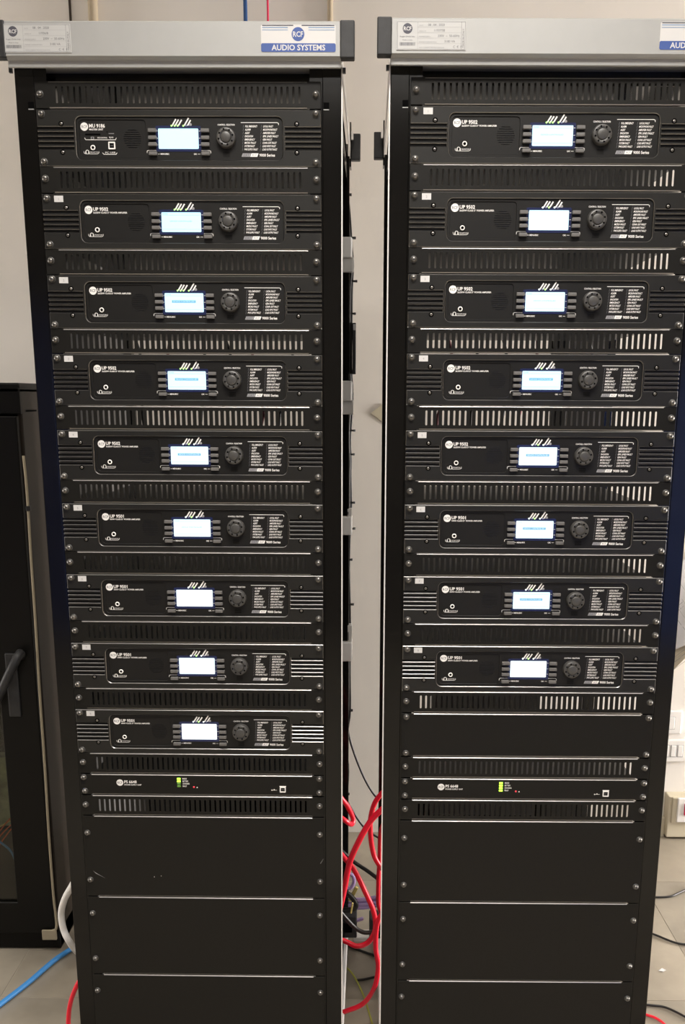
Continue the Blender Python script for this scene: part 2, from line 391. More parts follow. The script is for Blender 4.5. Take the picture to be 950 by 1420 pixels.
def make_rack(side, label):
    k = RK[side]; rw = 0.2755; s_in = 1 if side == 'left' else -1
    t = thing('equipment_rack', label, 'rack', (k['x'], k['y'], 0), k['a'], 'two tall equipment racks')
    t.location.z = k['dz'] * 0
    B = 0.0
    for s in (-1, 1):
        g = G(); a, b = sorted((s * 0.2435, s * 0.2755)); g.box(a, b, 0.0035, 0.040, 0.0, ZU0 + 0.0175, 'frame', 0.0015)
        a, b = sorted((s * 0.222, s * 0.2435)); g.box(a, b, 0.0045, 0.0065, 0.06, ZU0 + 0.0175, 'frame')
        g.build('front_upright', t)
        g = G(); a, b = sorted((s * 0.2495, s * 0.2555)); 
        a, b = sorted((s * 0.2455, s * 0.2550))
        g.box(a, b, 0.0030, 0.0036, ZU0 - 0.0450, ZU0 - 0.0345, 'dark'); g.box(a, b, 0.0026, 0.0036, ZU0 - 0.0466, ZU0 - 0.0452, 'alu'); g.build('cage_hole', t)
        g = G(); a, b = sorted((s * (rw - 0.030), s * rw)); g.box(a, b, DEPTH - 0.06, DEPTH - 0.03, 0, ZU0 + 0.0175, 'frame', 0.0015); g.build('rear_upright', t)
    g = G(); a, b = sorted((s_in * 0.2756, s_in * 0.2778)); g.box(a, b, 0.0045, 0.010, 0.10, ZU0 + 0.02, 'alu_trim'); g.build('edge_reflection_strip', t, label='thin pale strip standing in for a reflection on the frame edge')  # added in place of the bright wall's reflection along the frame edge
    g = G(); g.box(-0.2435, 0.2435, 0.030, 0.032, ZU0 - 0.004, ZU0 + 0.018, 'frame'); g.build('header_panel', t)
    g = G(); a, b = sorted((s_in * 0.2758, s_in * 0.2770)); g.box(a, b, 0.04, DEPTH - 0.04, ZU0 + 0.016, ZU0 + 0.050, 'alu_trim'); g.build('top_side_rail', t, label='pale top side rail')
    g = G(); g.box(-0.270, 0.270, 0.03, DEPTH - 0.03, ZU0 + 0.019, ZU0 + 0.022, 'frame'); g.build('top_plate', t)
    g = G()
    for s in (-1, 1):
        a, b = sorted((s * 0.245, s * 0.270))
        for zz in (0.105, 1.93): g.box(a, b, 0.041, DEPTH - 0.061, zz, zz + 0.035, 'frame')
    g.build('side_rail', t)
    g = G(); a, b = sorted((-s_in * 0.2640, -s_in * 0.2655))
    if side == 'left': g.box(a, b, 0.041, DEPTH - 0.061, 0.10, 1.95, 'sidegrey'); g.build('side_sheet', t)
    zt = {'left': 0.78, 'right': 0.47}[side]
    g = G(); g.box(-0.262, 0.262, DEPTH - 0.058, DEPTH - 0.052, 0.06, zt, 'frame'); g.build('slot_blocker_plate', t)  # plate added to block the bright wall so low slots stay dark
    if side == 'right': g = G(); g.box(-0.145, 0.125, 0.53, 0.57, 0.40, 0.80, 'steel', 0.004); g.build('slot_blocker_box', t)  # box added behind the vents to keep the middle slots dark
    g = G(); g.box(-0.276, 0.276, 0.04, DEPTH - 0.02, 0.0, 0.06, 'alu_trim', 0.002); g.box(-0.243, 0.243, 0.0, 0.04, 0.0, 0.10, 'frame', 0.001); g.build('base_plinth', t)
    # silver head cover front and rear, with black end caps
    g = G(); profile_x(g, [(p[0], ZU0 + p[1]) for p in COVER], -0.2755, 0.2755, 'alu'); g.build('head_cover', t, label='silver head cover over the panels')
    for s in (-1, 1):
        g = G(); a, b = sorted((s * 0.2745, s * 0.2985)); g.box(a, b, -0.0325, -0.0130, ZU0 + 0.0225, ZU0 + 0.0785, 'cap', 0.002)
        g.box(*sorted((s * 0.278, s * 0.283)), 0.0, 0.006, ZU0 + 0.010, ZU0 + 0.018, 'steel'); g.build('end_cap', t, label='square black plastic end cap')
    g = G(); profile_x(g, [(DEPTH - p[0] - 0.03, ZU0 + p[1]) for p in COVER], -0.245, 0.245, 'alu'); g.build('rear_cover', t)
    for s in (-1, 1):
        g = G(); a, b = sorted((s * (rw + 0.002), s * (rw + 0.024))); g.box(a, b, DEPTH - 0.01, DEPTH + 0.01, ZU0 + 0.0205, ZU0 + 0.0775, 'cap', 0.002)
        g.box(*sorted((s * rw, s * (rw + 0.003))), DEPTH - 0.035, DEPTH, ZU0 + 0.0, ZU0 + 0.095, 'frame'); 
        g.box(*sorted((s * (rw + 0.003), s * (rw + 0.008))), DEPTH - 0.036, DEPTH - 0.031, ZU0 + 0.058, ZU0 + 0.075, 'alu_trim'); g.build('rear_end_cap', t)
    if side == 'left':
        rating_plate(t, -0.2785 + 0.0005, '11936/8', '3180 VA'); brand_sticker(t, 0.1455)
    else:
        rating_plate(t, -0.2670, '11937/58', '3180 VA'); brand_sticker(t, 0.1580)
    return t
make_rack('left', 'tall black equipment rack on the left with nine lit units under its silver head')
make_rack('right', 'tall black equipment rack on the right with eight lit units under its silver head')

# ---- shared small parts
def screw_mesh():
    g = G()
    g.lathe(0, 0, [(0.0001, -0.0062), (0.0022, -0.0060), (0.0038, -0.0050), (0.0047, -0.0034), (0.0050, -0.0018), (0.0050, -0.0012)], 'screw', 16)
    g.lathe(0, 0, [(0.0050, -0.0013), (0.0060, -0.0011), (0.0062, 0.0002)], 'knob', 16)
    g.box(-0.0021, 0.0021, -0.00635, -0.0055, -0.00045, 0.00045, 'screwx'); g.box(-0.00045, 0.00045, -0.00635, -0.0055, -0.0021, 0.0021, 'screwx')
    return g.mesh('mounting_screw')
SCREW = screw_mesh()
def small_screw_mesh():
    g = G(); g.lathe(0, 0, [(0.0001, -0.0012), (0.0014, -0.0012), (0.0024, -0.0005)], 'screw', 12); g.lathe(0, 0, [(0.0024, -0.0004), (0.0042, -0.0004), (0.0044, -0.0001)], 'dark', 16)
    g.box(-0.0007, 0.0007, -0.0013, -0.0009, -0.0007, 0.0007, 'screwx')
    return g.mesh('fixing_screw')
SSCREW = small_screw_mesh()
def screws(par, pts):
    for (x, z) in pts:
        o = link('mounting_screw', SCREW, par, (x + random.uniform(-.0006, .0006), 0, z + random.uniform(-.0006, .0006)), (0, random.uniform(0, 1.5), 0))
def bent_panel(g, hh, slots, mt='panel', ear=0.2180):
    """front sheet with flat ears; the middle is bent back at top and bottom"""
    R = 0.0024
    L = [(-0.241, -hh), (-ear, -hh), (-ear, -hh + R), (ear, -hh + R), (ear, -hh), (0.241, -hh), (0.241, hh), (ear, hh), (ear, hh - R), (-ear, hh - R), (-ear, hh), (-0.241, hh)]
    loops = [L]
    if slots:
        for i in range(42):
            cx = -0.205 + 0.010 * i
            loops.append(rrect(cx, 0.0, 0.0036, 0.0262, 0.0018, 3))
    vs, fs = poly_mesh(loops, 0.0020, 0.0002)
    g.add([(v[0], 0.0010 - v[2], v[1]) for v in vs], fs, mt)
    for s in (-1, 1):
        prof = [(0.0, s * (hh - R))] + [(R - R * math.cos(a), s * (hh - R + R * math.sin(a))) for a in (0.3, 0.6, 0.9, 1.2, 1.57)] + [(0.014, s * hh), (0.014, s * (hh - 0.0015)), (0.003, s * (hh - 0.0015)), (0.0018, s * (hh - R))]
        n = len(prof); vs = [(-ear, p[0], p[1]) for p in prof] + [(ear, p[0], p[1]) for p in prof]
        g.add(vs, [[i, (i + 1) % n, n + (i + 1) % n, n + i] for i in range(1, 7)], 'edge')
        g.add(vs, [[i, (i + 1) % n, n + (i + 1) % n, n + i] for i in (0, 7, 8, 9)] + [list(range(n))[::-1], list(range(n, 2 * n))], mt)
VENT = None; BLANK = {}
g = G(); bent_panel(g, 0.0209, True); VENT = g.mesh('slotted_sheet')
for u in (2, 4):
    g = G(); bent_panel(g, u * U / 2 - 0.0011, False); BLANK[u] = g.mesh('plain_sheet')
ORD = ['', 'first', 'second', 'third', 'fourth', 'fifth', 'sixth', 'seventh', 'eighth', 'ninth', 'tenth', 'eleventh']
DZ = -0.0020
def zmid(side, u0, n): return ZU0 + RK[side]['dz'] + DZ - (u0 + n / 2) * U
def vent(side, u0, label):
    t = thing('vent_panel', label, 'vent panel', wpos(side, 0, 0, zmid(side, u0, 1)), RK[side]['a'], 'slotted vent panels in the racks')
    link('slotted_sheet', VENT, t); screws(t, [(-0.2325, 0.0015), (0.2325, 0.0015)]); return t
def blank(side, u0, n, label):
    t = thing('blank_panel', label, 'blank panel', wpos(side, 0, 0, zmid(side, u0, n)), RK[side]['a'], 'plain blank panels in the racks')
    link('plain_sheet', BLANK[n], t); h = n * U / 2 - {2: 0.0075, 4: 0.0375}[n]
    screws(t, [(sx * 0.2325, sz * h) for sx in (-1, 1) for sz in (-1, 1)]); return t

# ---- amplifier parts (local: x right, y away, z up; origin in the middle of the front)
def logo(g, x, z, y, r=0.0068):
    g.disc(x, z, r, y, 'ink', 24); g.text('RCF', x, z - r * 0.33, r * 0.68, y - 0.0001, 'inkg', 'CENTER', r * 1.45, bold=0.01)
AH = 0.0446
def faceplate_mesh():
    out = []
    GZ = [0.0157 - 0.00785 * k for k in range(5)]; gh = 0.0021
    R = []
    for z in GZ: R += [(0.2412, z + gh), (0.1800, z + gh), (0.1800, z - gh), (0.2412, z - gh)]
    outer = [(-0.2412, AH), (0.2412, AH)] + R + [(0.2412, -AH), (-0.2412, -AH)] + [(-x, z) for x, z in R[::-1]]
    g = G(); vs, fs = poly_mesh([outer, rrect(0, 0, 0.352, 0.0684, 0.0095, 6)], 0.0040, 0.0010)
    V = [Vector((v[0], 0.0020 - v[2], v[1])) for v in vs]; F1 = []; F2 = []
    for f in fs:
        nn = sum(((V[f[k]]).cross(V[f[(k + 1) % len(f)]]) for k in range(len(f))), Vector()).normalized()
        (F1 if abs(nn.y) > 0.95 else F2).append(f)
    g.add(V, F1, 'amp'); g.add(V, F2, 'edge2')
    # rolled upper and lower edge
    for s in (-1, 1):
        prof = [(0.0006, s * (AH - 0.0016)), (0.0002, s * (AH - 0.0008)), (0.0010, s * (AH + 0.0001)), (0.0050, s * (AH + 0.0001)), (0.0050, s * (AH - 0.0016))]
        n = 5; vs = [(-0.2410, *p) for p in prof] + [(0.2410, *p) for p in prof]
        g.add(vs, [[i, (i + 1) % n, n + (i + 1) % n, n + i] for i in range(n)], 'edge2')
    for s in (-1, 1): g.box(*sorted((s * 0.176, s * 0.2408)), 0.0041, 0.0056, -AH + 0.003, AH - 0.003, 'fascia')
    return g.mesh('faceplate')
FACE = faceplate_mesh()
def fascia_mesh():
    g = G(); ins = rrect(-0.1142, 0.0, 0.1136, 0.0590, 0.006, 4)
    vs, fs = poly_mesh([rrect(0, 0, 0.3514, 0.0678, 0.0092, 6), ins], 0.0016, 0.0004)
    g.add([(v[0], 0.0040 - v[2], v[1]) for v in vs], fs, 'fascia')
    holes = []
    for k in range(9):
        z = (k - 4) * 0.0034; c = math.sqrt(max(0, 0.0158 ** 2 - z * z)) * 2 - 0.001
        holes.append(rrect(-0.0806, z, c, 0.0013, 0.0005, 1))
    vs, fs = poly_mesh([rrect(-0.1142, 0.0, 0.1134, 0.0588, 0.006, 4)] + holes, 0.0010, 0.0)
    g.add([(v[0], 0.0052 - v[2], v[1]) for v in vs], fs, 'fascia')
    g.box(-0.105, -0.056, 0.0062, 0.0066, -0.02, 0.02, 'dark')
    g.box(-0.1740, 0.1740, 0.0066, 0.0072, -0.033, 0.033, 'fascia')
    for k in range(4): g.rect(0.0735, 0.0855, -0.0215 - 0.0022 * k, -0.0207 - 0.0022 * k, 0.00315, 'dark')
    return g.mesh('fascia')
FASCIA = fascia_mesh()
g = G(); g.box(-0.0071, 0.0071, -0.0035, 0.003, -0.0029, 0.0029, 'button', 0.0009, 2); BUTTON = g.mesh('button')
def knob_mesh():
    g = G(); g.lathe(0, 0, [(0.0168, 0.0001), (0.0166, -0.0045), (0.0158, -0.0085), (0.0148, -0.0098), (0.0096, -0.0100), (0.0092, -0.0092)], 'knob', 32)
    for k in range(8):
        a = k * math.pi / 4 + 0.25; g.lathe(0.0122 * math.cos(a), 0.0122 * math.sin(a), [(0.0017, -0.0101), (0.0012, -0.0102), (0.0001, -0.0099)], 'dark', 8)
    return g.mesh('knob')
KNOB = knob_mesh()
g = G(); g.lathe(0, 0, [(0.0092, -0.0090), (0.0088, -0.0112), (0.0075, -0.0120), (0.0001, -0.0118)], 'knob', 24); KCAP = g.mesh('knob_cap')
g = G(); g.lathe(0, 0, [(0.0056, 0.0048), (0.0055, 0.0044), (0.0044, 0.0044)], 'dark', 18); g.lathe(0, 0, [(0.0044, 0.0045), (0.0040, 0.0030), (0.0026, 0.0030), (0.0023, 0.0045)], 'whitep', 18); g.disc(0, 0, 0.0024, 0.0043, 'dark', 12); JACK = g.mesh('headphone_jack')
L1 = ['FULL EMERGENCY', 'ALARM', 'ALERT', 'EVACUATION', 'EMERGENCY', 'MICRO FAULT', 'SYSTEM FAULT', 'PWR SUPPLY FAULT']
L2 = ['LOCAL FAULT', 'MICROPHONE FAULT', 'AMPLIFIER FAULT', 'SPK LINES FAULT', 'GEN FAULT', 'CONN. EXT FAULT', 'LOAD INPUT FAULT', 'LOAD OUTPUT FAULT']
LW1 = [.0205, .0090, .0078, .0138, .0170, .0192, .0172, .0228]; LW2 = [.0166, .0238, .0212, .0262, .0158, .0236, .0226, .0250]
def print_mesh():
    g = G(); y = 0.00302
    g.line([(0.1055, 0.0255), (0.1665, 0.0255), (0.1690, 0.0243), (0.1690, 0.0222)], 0.0009, y, 'ink')
    for k in range(8):
        z = 0.0182 - 0.00517 * k; sh = -0.0003 * k
        g.text(L1[k], 0.1122 + sh, z, 0.0030, y, 'ink', 'LEFT', LW1[k], shear=0.2, bold=0.022)
        g.text(L2[k], 0.1428 + sh, z, 0.0030, y, 'ink', 'LEFT', LW2[k], shear=0.2, bold=0.022)
        for xx in (0.1088, 0.1392): g.line([(xx + sh, z - 0.0004), (xx + sh + 0.0010, z + 0.0032)], 0.0006, y, 'inkg')
    x0, z0 = 0.1050, -0.0282
    g.flat([(x0, z0), (x0 + 0.0145, z0), (x0 + 0.0165, z0 + 0.0055), (x0 + 0.0022, z0 + 0.0055)], y, 'inkf'); g.text('DXT', x0 + 0.0082, z0 + 0.0010, 0.0036, y - 0.0001, 'inkd', 'CENTER', 0.010, shear=0.2)
    g.flat([(x0 + 0.0150, z0), (x0 + 0.0270, z0), (x0 + 0.0292, z0 + 0.0055), (x0 + 0.0170, z0 + 0.0055)], y, 'ink'); g.text('RCF', x0 + 0.0220, z0 + 0.0014, 0.0028, y - 0.0001, 'inkg', 'CENTER', 0.007, shear=0.2)
    g.text('9000 Series', 0.1356, -0.0277, 0.0044, y, 'ink', 'LEFT', 0.0265, bold=0.022)
    g.text('CONTROL / SELECTION', 0.0799, 0.0207, 0.0026, y, 'ink', 'CENTER', 0.029, bold=0.022)
    for s in (-1, 1):                       # brackets over the lowest buttons, dashes by the others
        c = -0.0019
        g.line([(c + s * 0.0340, -0.0183), (c + s * 0.0520, -0.0183), (c + s * 0.0545, -0.0195), (c + s * 0.0545, -0.0222)], 0.0009, y, 'ink')
    g.line([(-0.0375, -0.0241), (-0.0350, -0.0241)], 0.0006, y, 'ink'); g.text('MENU/ESC', -0.0335, -0.0253, 0.0025, y, 'ink', 'LEFT', 0.0150, bold=0.025)
    g.text('OK', 0.0235, -0.0253, 0.0025, y, 'ink', 'LEFT', 0.0055, bold=0.025); g.line([(0.0305, -0.0241), (0.0345, -0.0241)], 0.0006, y, 'ink')
    # slanted captions above the display
    for x, L in ((-0.0115, 0.0085), (-0.0065, 0.0078), (-0.0010, 0.0075), (0.0090, 0.0105), (0.0145, 0.0070)):
        g.line([(x + 0.0004, 0.0216), (x + L * 0.66, 0.0212 + L)], 0.0023, y, 'ink')
    g.disc(0.0190, 0.0222, 0.0026, y, 'inkf', 10)
    yj = 0.00522 - 0.0008                   # headphone pictogram and caption, in the inset
    X = -0.1524
    g.line([(X - 0.0125, -0.0200), (X - 0.0125, -0.0222), (X - 0.0105, -0.0238), (X + 0.0105, -0.0238), (X + 0.0130, -0.0222), (X + 0.0130, -0.0200)], 0.0007, yj, 'ink')
    g.ring(X - 0.0068, -0.0205, 0.0022, 0.0031, yj, 'ink', 12, 0, math.pi); g.rect(X - 0.0102, X - 0.0085, -0.0232, -0.0200, yj, 'ink'); g.rect(X - 0.0051, X - 0.0034, -0.0232, -0.0200, yj, 'ink')
    g.text('MONITOR', X - 0.0020, -0.0222, 0.0022, yj, 'ink', 'LEFT', 0.0135)
    return g.mesh('front_print')
PRINT = print_mesh()
LEDM = {}
for k, cols in {'a': ('led', 'led', 'led', 'led', 'ledoff'), 'b': ('ledw', 'ledoff', 'led', 'ledw', 'ledoff')}.items():
    for j, c in enumerate(cols):
        g = G(); g.lathe(0, 0, [(0.0016, 0.0031), (0.0014, 0.0022), (0.0001, 0.0019)], c, 10); LEDM[k, j] = g.mesh('indicator_lamp')
def name_mesh(model, sub, sw):
    g = G(); y = 0.0044; logo(g, -0.1628, 0.0198, y)
    g.text(model, -0.1548, 0.0183, 0.0056, y, 'ink', 'LEFT', 0.0262, bold=0.026)
    g.text(sub, -0.1548, 0.0140, 0.0027, y, 'ink', 'LEFT', sw, bold=0.022)
    return g.mesh('model_name')
NM = {'9502': name_mesh('UP 9502', '2x250W CLASS D* POWER AMPLIFIER', 0.0590), '9501': name_mesh('UP 9501', '500W CLASS D* POWER AMPLIFIER', 0.0565)}
g = name_mesh and G(); 
def mu_mesh():
    g = G(); y = 0.0044; logo(g, -0.1622, 0.0190, y, 0.0066)
    g.text('MU 9186', -0.1540, 0.0176, 0.0056, y, 'ink', 'LEFT', 0.0270, bold=0.026)
    g.text('MASTER UNIT', -0.1540, 0.0133, 0.0027, y, 'ink', 'LEFT', 0.0240, bold=0.022)
    g.box(-0.1612, -0.1355, 0.0041, 0.0043, 0.0057, 0.0080, 'dark')
    g.line([(-0.1625, 0.0012), (-0.1608, -0.0016), (-0.1100, -0.0016), (-0.1085, 0.0012)], 0.0008, y, 'ink')
    g.rect(-0.1520, -0.1465, -0.0010, 0.0030, y, 'inkf'); g.rect(-0.1508, -0.1477, 0.0000, 0.0020, y - 0.0001, 'dark')
    g.text('RECORDING', -0.1405, 0.0004, 0.0024, y, 'ink', 'LEFT', 0.0165); g.text('RJ45', -0.1205, 0.0010, 0.0024, y, 'ink', 'LEFT', 0.0070)
    g.disc(-0.1236, 0.0108, 0.0010, y, 'dark', 8); g.rect(-0.1212, -0.1120, 0.0078, 0.0087, y, 'inkf')
    g.line([(-0.1330, -0.0222), (-0.1312, -0.0245), (-0.1100, -0.0245), (-0.1085, -0.0222)], 0.0008, y, 'ink'); g.text('PC USB', -0.1285, -0.0228, 0.0024, y, 'ink', 'LEFT', 0.0175)
    return g.mesh('model_name')
NM['9186'] = mu_mesh()
g = G(); g.poly([rrect(0, 0, 0.0118, 0.0118, 0.001, 2), rrect(0, 0, 0.0078, 0.0078, 0.0005, 1)], 0.0028, 0.0015, 'whitep'); g.rect(-0.004, 0.004, -0.004, 0.004, 0.0042, 'dark'); g.box(-0.002, 0.002, 0.0034, 0.0042, -0.0012, 0.0012, 'knob'); USB = g.mesh('usb_socket')
g = G(); g.box(-0.215, 0.215, 0.006, 0.400, -0.0425, 0.0425, 'steel', 0.001, 1); CHASSIS = g.mesh('chassis')
def display_mesh(tone, lines):
    g = G(); M = screen_mat(tone)
    g.poly([rrect(-0.0019, 0.0, 0.0770, 0.0405, 0.002, 2), rrect(-0.0019, 0.0, 0.0685, 0.0322, 0.0014, 2)], 0.0026, 0.0008, 'glassd')
    g.flat(rrect(-0.0019, 0, 0.0686, 0.0324, 0.0014, 2), 0.0030, M)
    for z in (0.0115, -0.0115):
        if lines: g.line([(-0.034, z), (0.030, z)], 0.0003, 0.00295, 'inkdisp')
    if lines > 1:
        g.rect(-0.0235, 0.0185, -0.0002, 0.0040, 0.0029, 'inkdisp'); g.text('DEVICE CONTROLLED', -0.0025, 0.0008, 0.0022, 0.0028, M, 'CENTER', 0.038)
    elif lines: g.text('DEVICE CONTROLLED', -0.0025, 0.0005, 0.0022, 0.00295, 'inkdisp', 'CENTER', 0.038)
    if lines: g.text('ZONES', -0.034, 0.0125, 0.0020, 0.00295, 'inkdisp', 'LEFT', 0.009)
    for s in (-1, 1):
        for z in (0.0120, 0.0007, -0.0098): g.line([(-0.0019 + s * 0.0353, z), (-0.0019 + s * 0.0375, z)], 0.0006, 0.0025, 'ink')
    return g.mesh('display')
MT['inkdisp'] = mat('display_print', (0.1, 0.3, 0.5), 0.5, emit=(0.14, 0.40, 0.60), estr=0.35)
DISP = {}
STK = None
def amp(side, i, model, tone, lines, sticker, leds, label):
    u0 = 1 + 3 * i
    t = thing('power_amplifier' if model != '9186' else 'master_unit', label, 'amplifier' if model != '9186' else 'control unit', wpos(side, 0, 0, zmid(side, u0, 2) - 0.0005), RK[side]['a'], 'rack mounted amplifiers')
    f = link('faceplate', FACE, t); a = link('fascia', FASCIA, t); link('chassis', CHASSIS, t)
    link('front_print', PRINT, a, kind='stuff', label='white printed captions'); link('model_name', NM[model], a, kind='stuff', label='white printed name and round logo')
    key = (tone, lines)
    if key not in DISP: DISP[key] = display_mesh(tone, lines)
    link('display', DISP[key], t, label='lit display')
    for s, bx in ((-1, -0.0455), (1, 0.0444)):
        for z in (0.0120, 0.0007, -0.0098, -0.0241): link('button', BUTTON, t, (bx, 0.0, z))
    k = link('knob', KNOB, t, (0.0799, 0.0031, 0.0008)); link('knob_cap', KCAP, k)
    link('headphone_jack', JACK, t, (-0.1492, 0.0, -0.0127 if model != '9186' else -0.0140))
    if model == '9186': link('usb_socket', USB, t, (-0.1165, 0.0, -0.0108))
    for j, x in enumerate((-0.0130, -0.0075, -0.0025, 0.0070, 0.0125)): link('indicator_lamp', LEDM[leds, j], t, (x, 0, 0.0202))
    for x in (-0.2000, 0.2000):
        for z in (0.0224, -0.0224): link('fixing_screw', SSCREW, t, (x, 0, z))
    screws(t, [(sx * 0.2325, sz * 0.0380) for sx in (-1, 1) for sz in (-1, 1)])
    if sticker:
        g = G(); g.box(-0.2200, -0.2042, -0.0004, 0.0002, 0.0315, 0.0418, 'white'); g.text(sticker, -0.2121, 0.0343, 0.0040, -0.0005, 'inkf', 'CENTER')
        g.build('number_sticker', t, label='small white number sticker')
    return t
def psu(side, u0, label):
    t = thing('power_supply', label, 'power supply', wpos(side, 0, 0, zmid(side, u0, 1)), RK[side]['a'], 'rack mounted power supplies')
    g = G(); bent_panel(g, 0.0212, False); g.build('faceplate', t)
    g = G(); g.box(-0.215, 0.215, 0.015, 0.35, -0.020, 0.020, 'steel', 0.001, 1); g.build('chassis', t)
    g = G(); y = -0.0002; logo(g, -0.1622, 0.0040, y)
    g.text('PS 6648', -0.1535, 0.0030, 0.0056, y, 'ink', 'LEFT', 0.0245, bold=0.026); g.text('POWER SUPPLY UNIT', -0.1535, -0.0018, 0.0027, y, 'ink', 'LEFT', 0.0340, bold=0.022)
    for k, (s, wd) in enumerate((('MAINS', 0.0085), ('BATTERY', 0.0115), ('CHARGING', 0.0135), ('FAULT', 0.0080))): g.text(s, -0.0380, 0.0118 - 0.0052 * k, 0.0030, y, 'ink', 'LEFT', wd, bold=0.025)
    g.line([(0.1375, -0.0092), (0.1480, -0.0092)], 0.0008, y, 'ink'); g.disc(0.1385, -0.0092, 0.0014, y, 'ink', 8); g.disc(0.143, -0.0080, 0.0012, y, 'ink', 8)
    g.rect(0.1535, 0.1665, -0.0020, -0.0002, y, 'ink'); g.build('model_name', t)
    for k in range(4):
        g = G(); M = 'ledps' if (k < 2 or side == 'right') else 'ledoff2'
        g.box(-0.0490, -0.0418, -0.0009, 0.001, 0.0110 - 0.0052 * k, 0.0148 - 0.0052 * k, M, 0.0006, 1); g.build('indicator_lamp', t, label='lit green lamp' if M == 'ledps' else 'dim green lamp')
    g = G(); g.lathe(-0.0158, -0.0042, [(0.0019, 0.0), (0.0016, -0.001), (0.0001, -0.0013)], 'ledred', 10); g.build('indicator_lamp', t, label='red lamp')
    g = G(); g.disc(-0.0095, -0.0048, 0.0014, y, 'ink', 8); g.build('pin_hole', t)
    link('usb_socket', USB, t, (0.1600, -0.0040, -0.0078))
    screws(t, [(sx * 0.2325, sz * 0.0145) for sx in (-1, 1) for sz in (-1, 1)])
    return t
MT['ledoff2'] = mat('dim_green_led', (0.08, 0.16, 0.03), 0.4, emit=(0.15, 0.4, 0.03), estr=0.25)

# ---- fill the left rack (42 units tall)
LA = [('9186', 0.0, 0, None, 'a'), ('9502', 0.0, 1, '1', 'a'), ('9502', 0.1, 2, '2', 'a'), ('9502', 0.15, 2, '3', 'a'), ('9502', 0.45, 2, '4', 'b'),
      ('9501', 0.5, 1, '5', 'b'), ('9501', 0.7, 0, '6', 'b'), ('9501', 0.7, 0, '7', 'b'), ('9501', 1.0, 0, '8', 'b')]
RA = [('9502', 0.1, 1, '1', 'a'), ('9502', 0.15, 0, '2', 'b'), ('9502', 0.2, 1, '3', 'b'), ('9502', 0.15, 2, '4', 'b'), ('9502', 0.7, 2, '5', 'b'),
      ('9501', 0.65, 2, '6', 'b'), ('9501', 0.4, 2, '7', 'b'), ('9501', 0.8, 0, '8', 'b')]
TONE = {0.0: 'sky blue', 0.1: 'sky blue', 0.15: 'light blue', 0.2: 'light blue', 0.4: 'pale blue', 0.45: 'pale blue', 0.5: 'pale blue', 0.65: 'bluish white', 0.7: 'bluish white', 0.8: 'whitish', 1.0: 'pure white'}
for side, A in (('left', LA), ('right', RA)):
    n = len(A)
    for i, (mo, tone, li, st, ld) in enumerate(A):
        if mo == '9186': lab = 'black master unit with sky blue display and square data socket, topmost in the left rack'
        else: lab = 'black amplifier with %s display, %s lit unit from the top of the %s rack' % (TONE[tone], ORD[i + 1], side)
        amp(side, i, mo, tone, li, st, ld, lab)
    vent(side, 0, 'slotted black vent panel topmost in the %s rack, under the silver head cover' % side)
    for i in range(n):
        vent(side, 3 + 3 * i, 'slotted black vent panel just below the %s lit unit of the %s rack' % (ORD[i + 1], side))
    if side == 'right':
        blank('right', 25, 2, 'short plain black panel below the lowest amplifier of the right rack')
        vent('right', 27, 'slotted black vent panel just above the power supply of the right rack')
    psu(side, 28, 'slim black power supply with green lamps low in the %s rack' % side)
    vent(side, 29, 'slotted black vent panel just below the power supply of the %s rack' % side)
    for q, u0 in enumerate((30, 34, 38)):
        bp = blank(side, u0, 4, 'tall plain black panel, %s of three at the foot of the %s rack' % (('upper', 'middle', 'lowest')[q], side))
        if side == 'left' and q == 0:
            for nm_, sc_, lb in (('scratch', [(-0.2270, -0.0315), (-0.2210, -0.0380), (-0.2010, -0.0490), (-0.2200, -0.0368)], 'thin pale scratch near the lower left screw'), ('scratch', [(0.2330, -0.0110), (0.2390, -0.0010), (0.2400, -0.0005), (0.2345, -0.0112)], 'small faint scratch at the right edge'), ('paint_chip', [(-0.1040, -0.0445), (-0.1020, -0.0450), (-0.1025, -0.0425)], 'tiny pale chip'), ('paint_chip', [(-0.0900, -0.0420), (-0.0882, -0.0430), (-0.0885, -0.0405)], 'tiny pale chip')):
                g = G(); g.flat(sc_, -0.00015, 'inkf' if nm_ == 'scratch' else 'ink'); g.build(nm_, bp, label=lb)

# rear wiring inside the racks
def cable(name, pts, r, mt, label, group=None, par=None, n=8, sub=6):
    g = G(); g.tube(pts, r, mt, n=n, sub=sub)
    return g.build(name, par, label=label, cat=None if par else 'cable', group=group)
for side in ('left', 'right'):
    if side == 'right':
        g = G(); g.box(0.105, 0.135, 0.44, 0.48, 1.33, 1.78, 'cap', 0.002); g.box(0.148, 0.235, 0.50, 0.505, 1.33, 1.72, 'sidegrey'); dct = g
    t = thing('rear_wiring', 'loose red and black wiring hanging behind the units of the %s rack' % side, 'cables', wpos(side, 0, 0, 0), RK[side]['a'], 'wiring inside the racks')
    if side == 'right': dct.build('cable_duct', t)
    rnd = random.Random(5 if side == 'left' else 9)
    for k in range(7):
        x0 = -0.20 + 0.065 * k; mt_ = ('black_cable', 'pinkish', 'black_cable')[k % 3]
        pts = [(x0 + rnd.uniform(-.02, .02), 0.47 + rnd.uniform(0, .05), 0.75 + 0.11 * j) for j in range(11)]
        cable('cable', pts, 0.0035, mt_, None, par=t, n=6, sub=3)

